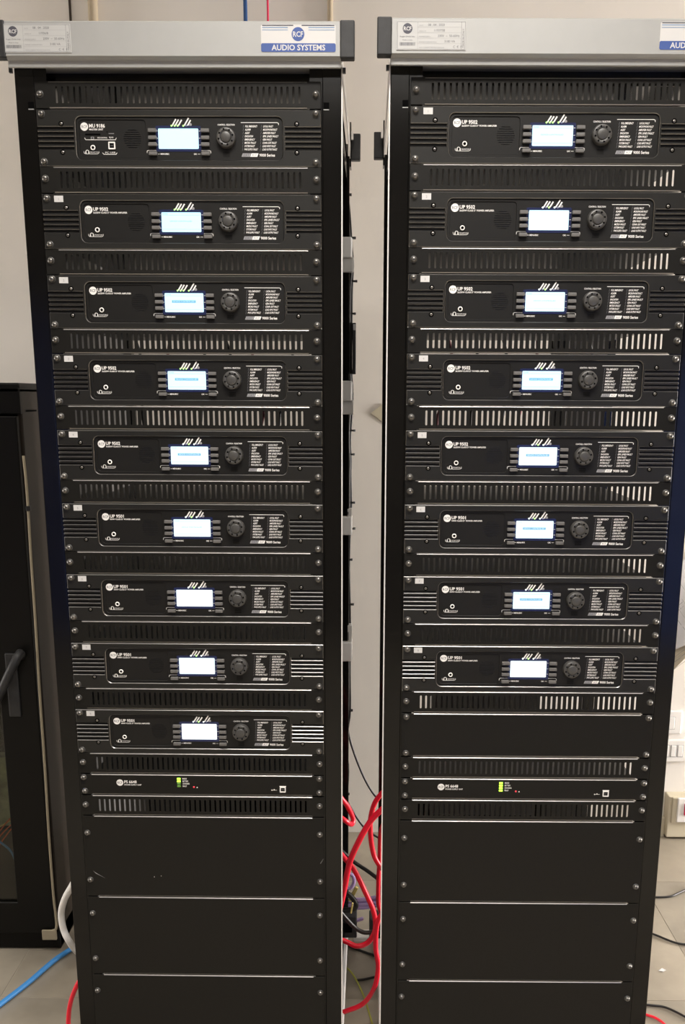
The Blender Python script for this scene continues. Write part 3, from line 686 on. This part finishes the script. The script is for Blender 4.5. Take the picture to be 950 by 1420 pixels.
# vertical loom with ties and pale relay boxes on the rear of the left rack
loom = thing('cable_loom', 'black bundle of tied cables down the rear edge of the left rack', 'cables', (0, 0, 0))
LY = 2.335
wob = [(200, 481), (260, 482), (300, 485), (345, 488), (370, 489.5), (400, 488), (450, 487.5), (510, 487), (545, 489), (580, 487.5), (610, 485.5), (640, 486.5), (660, 486), (700, 487), (745, 485), (790, 484), (830, 485), (870, 485.5), (930, 485), (985, 485.5), (1010, 482.5), (1045, 481.5), (1070, 483), (1120, 480.5), (1160, 480), (1240, 480)]
for k, (dx, r, ph) in enumerate(((0, 0.0028, 0), (-3.0, 0.0045, 5), (-5.5, 0.0045, 2), (-8, 0.0045, 9), (-10, 0.0045, 4))):
    pts = [at(x + dx + (0 if k == 0 else 0.6 * math.sin(y / 23 + ph)), y, Y=LY - 0.004 * (k % 2)) for y, x in wob]
    if k: pts = [Vector((min(p.x, 0.0), p.y, p.z)) for p in pts]
    cable('cable', pts, r, 'black_cable', None, par=loom, sub=3)
for py, px in ((270, 485), (330, 491), (390, 493), (435, 491), (597, 490.5), (630, 489.5), (697, 490), (733, 490.5), (776, 486.5), (838, 488.5), (985, 487), (1101, 482.5)):
    p = at(px, py, Y=LY); g = G(); g.box(-0.022, 0.0015, -0.006, 0.006, -0.002, 0.002, 'black_cable', 0.0005, 1); g.box(-0.001, 0.0045, -0.0035, 0.0035, -0.0026, 0.0026, 'black_cable', 0.0006, 1)
    g.build('cable_tie', loom, loc=p)
p0 = at(489, 448, Y=LY); p1 = at(493.5, 519, Y=LY)
g = G(); g.box(p0.x, p1.x, LY - 0.01, LY + 0.01, p1.z, p0.z, 'cap', 0.001, 1); g.rect(p0.x + 0.0015, p1.x - 0.0010, p0.z - 0.017, p0.z - 0.003, LY - 0.0103, 'white')
g.build('label_holder', label='narrow black strip with a small white label beside the left rack cable bundle', cat='label holder')
def relay(py0, py1, neck, label, tilt=0.0, x1=488.5):
    a = at(472, py0, Y=LY - 0.03); b = at(x1, py1, Y=LY - 0.03)
    t = thing('relay_box', label, 'box', ((a.x + b.x) / 2, LY - 0.035, b.z), 0, 'pale relay boxes at the back of the left rack')
    t.rotation_euler = (tilt, 0, 0); w = b.x - a.x; h = a.z - b.z
    g = G(); g.box(-w / 2, w / 2, 0, 0.045, 0, h, 'whitep', 0.004, 3); g.build('housing', t)
    if neck:
        g = G(); g.box(w / 2 - 0.012, w / 2 - 0.001, 0.008, 0.035, h - 0.004, h + neck, 'whitep', 0.002, 2); g.box(w / 2 - 0.0115, w / 2 - 0.0095, 0.006, 0.012, h + 0.004, h + neck * 0.6, 'cap'); g.build('clip', t)
    else:
        g = G(); g.box(-w / 2 + 0.004, w / 2 + 0.003, 0.006, 0.042, -0.032, 0.003, 'whitep', 0.003, 2); g.build('lid', t, label='lower shaded lid')
relay(329, 358, 0, 'pale plastic box behind the left rack, uppermost of four', 0.1)
relay(528, 556, 0, 'pale plastic box behind the left rack, second of four from the top')
relay(716, 742, 0.018, 'pale plastic box with clip behind the left rack, third of four from the top')
relay(890, 917, 0.042, 'pale plastic box with long clip behind the left rack, lowest of four')

# cables crossing the gap between the racks: list of photo pixels with their depth
def gap(name, pts, r, mt, label, group=None, sub=7, n=10):
    return cable(name, [at(x, y, Y=Y) for x, y, Y in pts], r, mt, label, group, n=n, sub=sub)
RG = 'red cables between the racks'
gap('red_cable', [(455, 1075, 1.98), (472, 1105, 1.98), (482, 1118, 1.99), (489.5, 1135, 2.0), (487.5, 1143, 1.99), (480, 1139, 1.97), (466, 1128, 1.97)], 0.0058, 'red', 'short red cable loop poking out beside the left rack above the other red cables', RG)
gap('red_cable', [(545, 1085, 1.93), (527, 1103, 1.93), (518, 1118, 1.93), (513.5, 1142, 1.94), (516, 1175, 1.95), (524, 1197, 1.95), (545, 1220, 1.95)], 0.0058, 'red', 'thick red cable curving in a C against the right rack', RG)
gap('red_cable', [(545, 1112, 1.86), (528, 1124, 1.86), (513, 1140, 1.86), (498, 1166, 1.86), (485, 1196, 1.87), (477, 1235, 1.88), (470, 1265, 1.9), (462, 1290, 1.9)], 0.0066, 'red', 'thick red cable slanting from the right rack down to the left rack', RG)
gap('red_cable', [(455, 1160, 1.97), (476, 1188, 1.96), (491, 1206, 1.95), (506, 1236, 1.95), (518, 1264, 1.95), (520.5, 1288, 1.95), (511, 1306, 1.96), (495, 1312, 1.96), (478, 1305, 1.97), (462, 1300, 1.97)], 0.0060, 'red', 'thick red cable making a wide loop low between the racks', RG)
gap('red_cable', [(545, 1255, 1.90), (529, 1268, 1.90), (522.5, 1285, 1.90), (521, 1315, 1.90), (524.5, 1340, 1.90), (519, 1370, 1.90), (503, 1392, 1.91), (480, 1402, 1.915), (471, 1405, 1.92)], 0.0056, 'red', 'thick red cable sweeping down to the floor between the racks', RG)
gap('red_cable', [(545, 1120, 2.1), (529, 1150, 2.1), (526.5, 1190, 2.1), (524.5, 1235, 2.1), (527, 1262, 2.1), (545, 1290, 2.1)], 0.0055, 'red', 'shaded red cable hanging straight along the edge of the right rack', RG)
BG = 'black cables between the racks'
gap('black_cable', [(481, 1005, 2.42), (487, 1032, 2.42), (499, 1065, 2.42), (511, 1090, 2.42), (524, 1108, 2.42), (545, 1128, 2.4)], 0.0030, 'black_cable', 'thin black cable sagging from the cable bundle to the right rack', BG)
gap('black_cable', [(478, 1105, 2.42), (485, 1117, 2.42), (497, 1137, 2.42), (508, 1150, 2.42), (527, 1163, 2.42), (545, 1170, 2.4)], 0.0030, 'black_cable', 'thin black cable passing behind the crossing of the red cables', BG)
gap('black_cable', [(465, 1172, 2.2), (476, 1182, 2.2), (492, 1196, 2.2), (510, 1208, 2.18), (527, 1221, 2.15), (545, 1235, 2.1)], 0.0050, 'black_cable', 'thick black cable running down to the right behind the red cables', BG)
gap('black_cable', [(470, 1262, 2.0), (482, 1276, 2.0), (493, 1287, 2.0), (505, 1293, 2.0), (520, 1292, 2.0), (545, 1288, 2.0)], 0.0052, 'black_cable', 'thick grey-black cable dipping in front of the small black blocks', BG)
gap('black_cable', [(468, 1236, 2.1), (480, 1238, 2.1), (489, 1246, 2.1), (494, 1256, 2.1), (486, 1262, 2.1), (472, 1262, 2.12)], 0.0065, 'black_cable', 'black cable loop beside the yellow clip at the left rack', BG)
pp = [(468, 1337), (478, 1340), (490, 1352), (502, 1375), (510, 1398), (518, 1425)]
g = G(); g.tube([at(x, y, Z=0.006) for x, y in pp], 0.0022, 'ygreen', n=8); g.build('earth_wire', label='thin yellow-green wire curling across the floor between the racks', cat='wire')
g = G(); g.tube([at(x, y, Z=0.004) for x, y in ((495, 1359), (505, 1358), (518, 1355), (540, 1350))], 0.0030, 'black_cable'); g.build('black_cable', label='short black cable end lying on the floor between the racks', cat='cable', group=BG)
g = G(); g.tube([at(x, y, Z=0.004) for x, y in ((470, 1303), (485, 1312), (505, 1320), (535, 1330))], 0.0035, 'black_cable'); g.build('black_cable', label='black cable on the floor under the wide red loop', cat='cable', group=BG)
# lilac patch lead, yellow clip, small black blocks low in the gap
g = G(); P = [at(x, y, Y=2.3) for x, y in ((480, 1222), (483, 1213), (489, 1214), (491, 1222), (488, 1230), (483, 1232), (480, 1226))]; g.tube(P, 0.0050, 'lilac', n=8); g.build('lilac_cable', label='lilac cable loop above the yellow clip between the racks', cat='cable', group='lilac leads')
g = G()
for dy, r in ((0, 0.006), (6, 0.006), (11, 0.0055)):
    g.tube([at(x, y + dy, Y=2.32) for x, y in ((470, 1250), (493, 1248), (508, 1247), (524, 1244), (545, 1240))], r, 'lilac', n=8)
g.build('lilac_cable', label='flat bundle of lilac leads running level between the racks', cat='cable', group='lilac leads')
a, b = at(487, 1250, Y=2.28), at(497, 1231, Y=2.28)
g = G(); g.box(0, (b - a).length, -0.004, 0.004, 0, 0.009, 'yellow', 0.001, 1); g.build('yellow_clip', loc=a, rot=(0, -math.atan2(b.z - a.z, b.x - a.x), 0), label='small yellow clip leaning by the lilac cable loop', cat='clip', group='yellow clips')
a, b = at(485.5, 1266, Y=2.08), at(488.5, 1252, Y=2.08)
g = G(); g.box(0, 0.004, -0.003, 0.003, 0, (b - a).length, 'yellow', 0.0008, 1); g.build('yellow_clip', loc=a, rot=(0, 0.15, 0), label='thin upright yellow clip in front of the black cable loop', cat='clip', group='yellow clips')
a, b = at(494, 1277, Y=2.2), at(507, 1272, Y=2.2)
g = G(); g.box(0, 0.020, -0.004, 0.004, -0.003, 0.004, 'lilac', 0.001, 1); g.build('lilac_plug', loc=a, rot=(0, -0.35, 0), label='small lilac plug between the two black blocks', cat='plug')
def block(px0, px1, py0, py1, Y, label):
    a, b = at(px0, py1, Y=Y), at(px1, py0, Y=Y)
    t = thing('adapter_block', label, 'adapter', ((a.x + b.x) / 2, Y, a.z), 0, 'black adapter blocks')
    w, h = b.x - a.x, b.z - a.z
    g = G(); g.box(-w / 2, w / 2, 0, 0.05, 0, h, 'cap', 0.003, 2); g.build('housing', t)
    g = G(); g.box(-w / 4, w / 4, -0.004, 0.001, h * 0.3, h * 0.7, 'dark', 0.001, 1); g.build('socket', t)
block(468, 495, 1272, 1301, 2.16, 'black adapter block at the side of the left rack')
block(512, 540, 1276, 1302, 2.16, 'black adapter block at the side of the right rack')
a, b = at(490, 1310, Y=2.3), at(530, 1300, Y=2.3)
g = G(); g.box(a.x, b.x, 2.3, 2.34, a.z - 0.02, b.z, 'whitep', 0.003, 2); g.build('power_strip', label='pale power strip low behind the black adapter blocks', cat='power strip')

# ------------------------------------------------------------------ dark cabinet at the left
CX1, CY0, CZ = -0.8045, 2.255, 1.468
cb = thing('network_cabinet', 'low black cabinet with glass door standing left of the racks', 'cabinet', (-1.12, CY0, 0))
def L_(x): return x + 1.12
g = G(); X0 = -1.43
x0, x1 = L_(X0), L_(CX1)
g.box(x1 - 0.012, x1, 0.004, 0.62, 0.0, CZ, 'cabside', 0.003); g.build('side_panel', cb, label='dark brown side panel')
g = G(); g.box(x0, x0 + 0.012, 0.004, 0.62, 0.0, CZ, 'cabside', 0.003); g.build('side_panel', cb)
g = G(); g.box(x0, x1, -0.004, 0.62, CZ - 0.012, CZ + 0.012, 'cab', 0.004); g.box(x0, x1, -0.004, 0.01, CZ - 0.06, CZ, 'cab', 0.002); g.build('top_panel', cb)
g = G(); g.box(x0, x1, 0.0, 0.62, 0.004, 0.055, 'cab', 0.003); g.build('plinth', cb)
g = G(); g.box(x0, x1, 0.60, 0.62, 0.05, CZ, 'cab'); g.build('back_panel', cb)
g = G(); dx1 = x1 - 0.006; st = 0.088; z0, z1 = 0.060, CZ - 0.065
g.poly([[(x0, z0), (dx1, z0), (dx1, z1), (x0, z1)], [(x0 + st, z0 + 0.09), (dx1 - st - 0.005, z0 + 0.09), (dx1 - st - 0.005, z1 - 0.07), (x0 + st, z1 - 0.07)]], -0.020, 0.018, 'cab', 0.002)
door = g.build('door', cb)
g = G(); g.box(x0 + st - 0.005, dx1 - st, -0.012, -0.008, z0 + 0.08, z1 - 0.06, 'glass'); g.build('glass_pane', door)
ph = at(17, 935, Y=CY0 - 0.02)
g = G(); hx = L_(ph.x); g.box(hx - 0.014, hx + 0.016, -0.026, -0.018, ph.z - 0.11, ph.z + 0.055, 'cap', 0.003); g.build('handle_plate', door)
A, B = at(24, 914, Y=CY0 - 0.05), at(-12, 988, Y=CY0 - 0.06)
g = G(); g.tube([(L_(A.x), A.y - CY0 + 0.03, A.z), (L_(A.x), A.y - CY0, A.z + 0.004), (L_(B.x), B.y - CY0, B.z)], 0.011, 'cap', n=10, sub=3); g.build('handle_lever', door)
g = G(); g.box(x1 + 0.0, x1 + 0.002, 0.03, 0.10, CZ - 0.055, CZ - 0.051, 'dark'); g.build('side_slot', cb)
# equipment seen through the glass
g = G(); g.box(L_(-1.38), L_(-0.86), 0.12, 0.16, 0.30, 0.50, 'pcb', 0.002); g.build('patch_panel', cb)
def cpts(l, Y, r, m, label):
    g = G(); g.tube([at(x, y, Y=Y + 0.0) for x, y in l], r, m, n=8); return g.build('patch_cable', label=label, cat='cable', group='leads behind the cabinet glass')
cpts([(-30, 1190), (-8, 1180), (6, 1162), (17, 1148), (26, 1140)], CY0 + 0.05, 0.0016, 'orange', 'thin orange lead behind the cabinet glass, nearest the door edge')
cpts([(-30, 1182), (-10, 1172), (3, 1156), (13, 1146), (24, 1136)], CY0 + 0.055, 0.0016, 'orange', 'thin orange lead behind the cabinet glass, second from the door edge')
cpts([(-30, 1172), (-12, 1166), (0, 1152), (7, 1143), (14, 1135)], CY0 + 0.06, 0.0016, 'orange', 'thin orange lead behind the cabinet glass, farthest from the door edge')
cpts([(-30, 1155), (-8, 1163), (6, 1172), (14, 1179), (20, 1190), (24, 1205)], CY0 + 0.045, 0.0030, 'blue_cable', 'blue lead behind the cabinet glass below the orange leads')
cpts([(-30, 1168), (-6, 1150), (6, 1143), (13, 1139), (26, 1136)], CY0 + 0.07, 0.0020, 'yellow', 'yellow lead behind the cabinet glass above the orange leads')
# cream earth cord down the cabinet corner, with black tie and tag
cord = thing('grounding_cord', 'cream cord running down the front corner of the black cabinet, with black tie', 'cord', (0, 0, 0))
MT['cord'] = mat('cream_cord', (0.34, 0.29, 0.20), 0.6)
g = G(); g.tube([at(x, y, Y=CY0 - 0.026) for x, y in ((32.5, 632), (36, 665), (39, 705), (43.5, 780), (49, 860), (55, 960), (62, 1060), (68, 1160), (74, 1240), (78.5, 1284), (72, 1291))], 0.0034, 'cord', n=8, sub=4); g.build('sleeve', cord)
p = at(39.5, 705, Y=CY0 - 0.026); g = G(); g.box(-0.005, 0.005, -0.005, 0.005, -0.006, 0.006, 'black_cable', 0.001, 1); g.build('tie', cord, loc=p)
a, b = at(59, 1303, Y=CY0 - 0.028), at(78, 1290, Y=CY0 - 0.028); g = G(); g.box(a.x, b.x, CY0 - 0.030, CY0 - 0.024, a.z, b.z, 'cord', 0.001, 1); g.build('tag', cord, label='square cream tag')

# hoses and cables on the floor at the left
g = G(); g.tube([at(x, y, Y=Y) for x, y, Y in ((112, 1205, 2.05), (100, 1228, 2.08), (90, 1246, 2.1), (85, 1266, 2.12), (88, 1288, 2.12), (97, 1307, 2.12))] + [at(110, 1322, Z=0.009), at(128, 1330, Z=0.009)], 0.0082, 'whitep', n=12); g.build('white_hose', label='thick white flexible conduit bulging out beside the left rack', cat='conduit')
g = G(); g.tube([at(x, y, Z=0.010) for x, y in ((118, 1300), (103, 1313), (75, 1332), (40, 1362), (0, 1393), (-30, 1416))], 0.0066, 'blue_cable', n=12); g.build('blue_cable', label='thick light blue cable crossing the floor from the left rack', cat='cable')
g = G(); g.tube([at(x, y, Y=Y) for x, y, Y in ((116, 1350, 1.84), (105, 1370, 1.84), (98, 1390, 1.84), (95, 1412, 1.84), (95, 1440, 1.84))], 0.0052, 'red', n=10); g.build('red_cable', label='red cable at the bottom left corner of the left rack', cat='cable')
# cables on the floor at the right
def fl(pts, r, m, label, group=None):
    g = G(); g.tube([at(x, y, Z=r + 0.001) for x, y in pts], r, m, n=8); return g.build('floor_cable', label=label, cat='cable', group=group)
FG = 'cables on the floor right of the racks'
fl([(895, 1243), (912, 1244), (930, 1243), (942, 1238), (958, 1231), (985, 1222)], 0.0030, 'black_cable', 'black cable on the floor right of the right rack, farthest back', FG)
fl([(890, 1290), (908, 1296), (925, 1303), (940, 1308), (958, 1310), (990, 1311)], 0.0030, 'black_cable', 'black cable on the floor right of the right rack, middle of three', FG)
fl([(885, 1392), (903, 1394), (920, 1396), (935, 1402), (952, 1411), (975, 1425)], 0.0028, 'black_cable', 'black cable on the floor right of the right rack, nearest', FG)
fl([(885, 1404), (899, 1408), (910, 1412), (922, 1421), (930, 1435)], 0.0032, 'red', 'red cable on the floor at the foot of the right rack', FG)
g = G(); p = at(918, 1346, Z=0.001); g.add([p + Vector(v) for v in ((-.009, 0, 0), (.002, -.006, .001), (.012, .003, .0), (.002, .007, .003))], [[0, 1, 2, 3]], 'white'); 
me = g; g.add([p + Vector(v) for v in ((-.009, 0, 0), (.002, -.006, .0), (.012, .003, -.0005), (.002, .007, .0))], [[3, 2, 1, 0]], 'white'); g.build('paper_scrap', label='tiny white paper scrap on the floor right of the right rack', cat='scrap')

# ------------------------------------------------------------------ fittings on the wall at the right
def box_on_wall(px0, px1, py0, py1, d): 
    a, b = at(px0, py1, Y=WY - d), at(px1, py0, Y=WY - d); return a.x, b.x, a.z, b.z
def switch(px0, px1, py0, py1, rock, label):
    x0, x1, z0, z1 = box_on_wall(px0, px1, py0, py1, 0.012)
    t = thing('wall_switch', label, 'switch', ((x0 + x1) / 2, WY, z0)); w, h = x1 - x0, z1 - z0
    g = G(); g.box(-w / 2, w / 2, -0.012, 0, 0, h, 'whitep', 0.005, 3); g.build('frame', t)
    for (a, b, c, d) in rock:
        xa, xb, za, zb = box_on_wall(a, b, c, d, 0.014); ox = (x0 + x1) / 2
        g = G(); g.box(xa - ox, xb - ox, -0.0145, -0.008, za - z0, zb - z0, 'whitep', 0.0015, 2); g.build('rocker', t)
        g = G(); m_ = 0.0012; g.line([(xa - ox - m_, za - z0 - m_), (xb - ox + m_, za - z0 - m_), (xb - ox + m_, zb - z0 + m_), (xa - ox - m_, zb - z0 + m_), (xa - ox - m_, za - z0 - m_)], 0.0012, -0.0123, 'inkf'); g.build('rocker_gap', t)
switch(896, 947.5, 986, 1018, [(927.5, 936.5, 995, 1011)], 'upper white light switch plate with one rocker on the wall at the right')
switch(893, 960, 1026, 1057, [(920.5, 928.5, 1034, 1049.5), (930, 938, 1034, 1049.5), (939.5, 947.5, 1034, 1049.5)], 'lower white switch plate with a row of rockers on the wall at the right')
x0, x1, z0, z1 = box_on_wall(925, 985, 1107, 1163, 0.055)
t = thing('socket_box', 'cream surface mounted box with red rocker switch on the wall at the right', 'socket', ((x0 + x1) / 2, WY, z0)); w = x1 - x0; h = z1 - z0
g = G(); g.box(-w / 2, w / 2, -0.045, 0, 0, h, 'cream', 0.003, 2); g.box(-w / 2 + 0.01, w / 2 - 0.01, -0.055, -0.044, h * 0.38, h, 'cream', 0.003, 2); g.build('housing', t)
fx0, fx1, fz0, fz1 = box_on_wall(938, 975, 1107.5, 1140.5, 0.062); ox = (x0 + x1) / 2
g = G(); g.box(fx0 - ox, fx1 - ox, -0.063, -0.052, fz0 - z0, fz1 - z0, 'whitep', 0.003, 2); fr = g.build('face_frame', t)
fx0, fx1, fz0, fz1 = box_on_wall(948.5, 960, 1115, 1131, 0.066)
g = G(); g.box(fx0 - ox, fx1 - ox, -0.067, -0.060, fz0 - z0, fz1 - z0, 'redsw', 0.002, 2); g.build('switch_rocker', fr, label='red rocker')
x0, x1, z0, z1 = box_on_wall(900, 922.5, 1134, 1163, 0.02)
g = G(); g.box(x0, x1, WY - 0.02, WY, z0, z1, 'cream', 0.002, 2); g.build('junction_box', label='small cream box at floor level left of the cream socket box', cat='box')
# pinned drawing sheet and the curled beige sheet beneath it
def sheet(name, px0, px1, f_top, f_bot, mt, label, lines):
    n, mrow = 10, 6; vs = []; fs = []; g = G()
    for j in range(mrow + 1):
        for i in range(n + 1):
            px = px0 + (px1 - px0) * i / n; yt, yb = f_top(px), f_bot(px); py = yt + (yb - yt) * j / mrow
            vs.append(at(px, py, Y=WY - 0.006 - 0.010 * (1 + math.sin(i * 0.9 + j * 0.7)) * (j / mrow)))
    for j in range(mrow):
        for i in range(n): a = j * (n + 1) + i; fs.append([a, a + n + 1, a + n + 2, a + 1])
    g.add(vs, fs, mt, True); g.add([v + Vector((0, 0.0008, 0)) for v in vs], [f[::-1] for f in fs], mt, True)
    for (a, b, wd) in lines:
        P = [at(*a, Y=WY - 0.028), at(*b, Y=WY - 0.028)]; g.line([(P[0].x, P[0].z), (P[1].x, P[1].z)], wd, WY - 0.030, 'inkg')
    return g.build(name, label=label, cat='paper')
rnd = random.Random(4); LN = []
for k in range(14):
    a = (rnd.uniform(930, 985), rnd.uniform(800, 885)); L = rnd.uniform(8, 25); s = rnd.choice((1, 1, -0.6)); b = (a[0] + L * 0.7, a[1] + L * s)
    if b[1] < 893 and b[1] > 790: LN.append((a, b, rnd.choice((0.0006, 0.0011))))
sheet('drawing_sheet', 905, 1010, lambda x: 815 - (x - 905) * 0.9, lambda x: 915 - (x - 905) * 0.45, 'paper', 'white technical drawing sheet pinned to the wall at the right', LN)
sheet('beige_sheet', 905, 1010, lambda x: 918 - (x - 905) * 0.75, lambda x: 958 - (x - 905) * 1.0, 'paper2', 'curled beige paper hanging under the white drawing sheet', [((925, 926), (960, 898), 0.0012), ((925, 935), (960, 909), 0.0009), ((926, 918), (955, 896), 0.0008)])
a = [at(x, y, Y=WY - 0.004) for x, y in ((514, 573), (531, 560), (540, 562), (540, 590), (531, 585))]
g = G(); g.add(a + [p + Vector((0, 0.003, 0)) for p in a], [[0, 4, 3, 2, 1], [5, 6, 7, 8, 9]] + [[i, (i + 1) % 5, 5 + (i + 1) % 5, 5 + i] for i in range(5)], 'cream'); g.build('paper_corner', label='cream paper corner stuck on the wall beside the right rack', cat='paper')
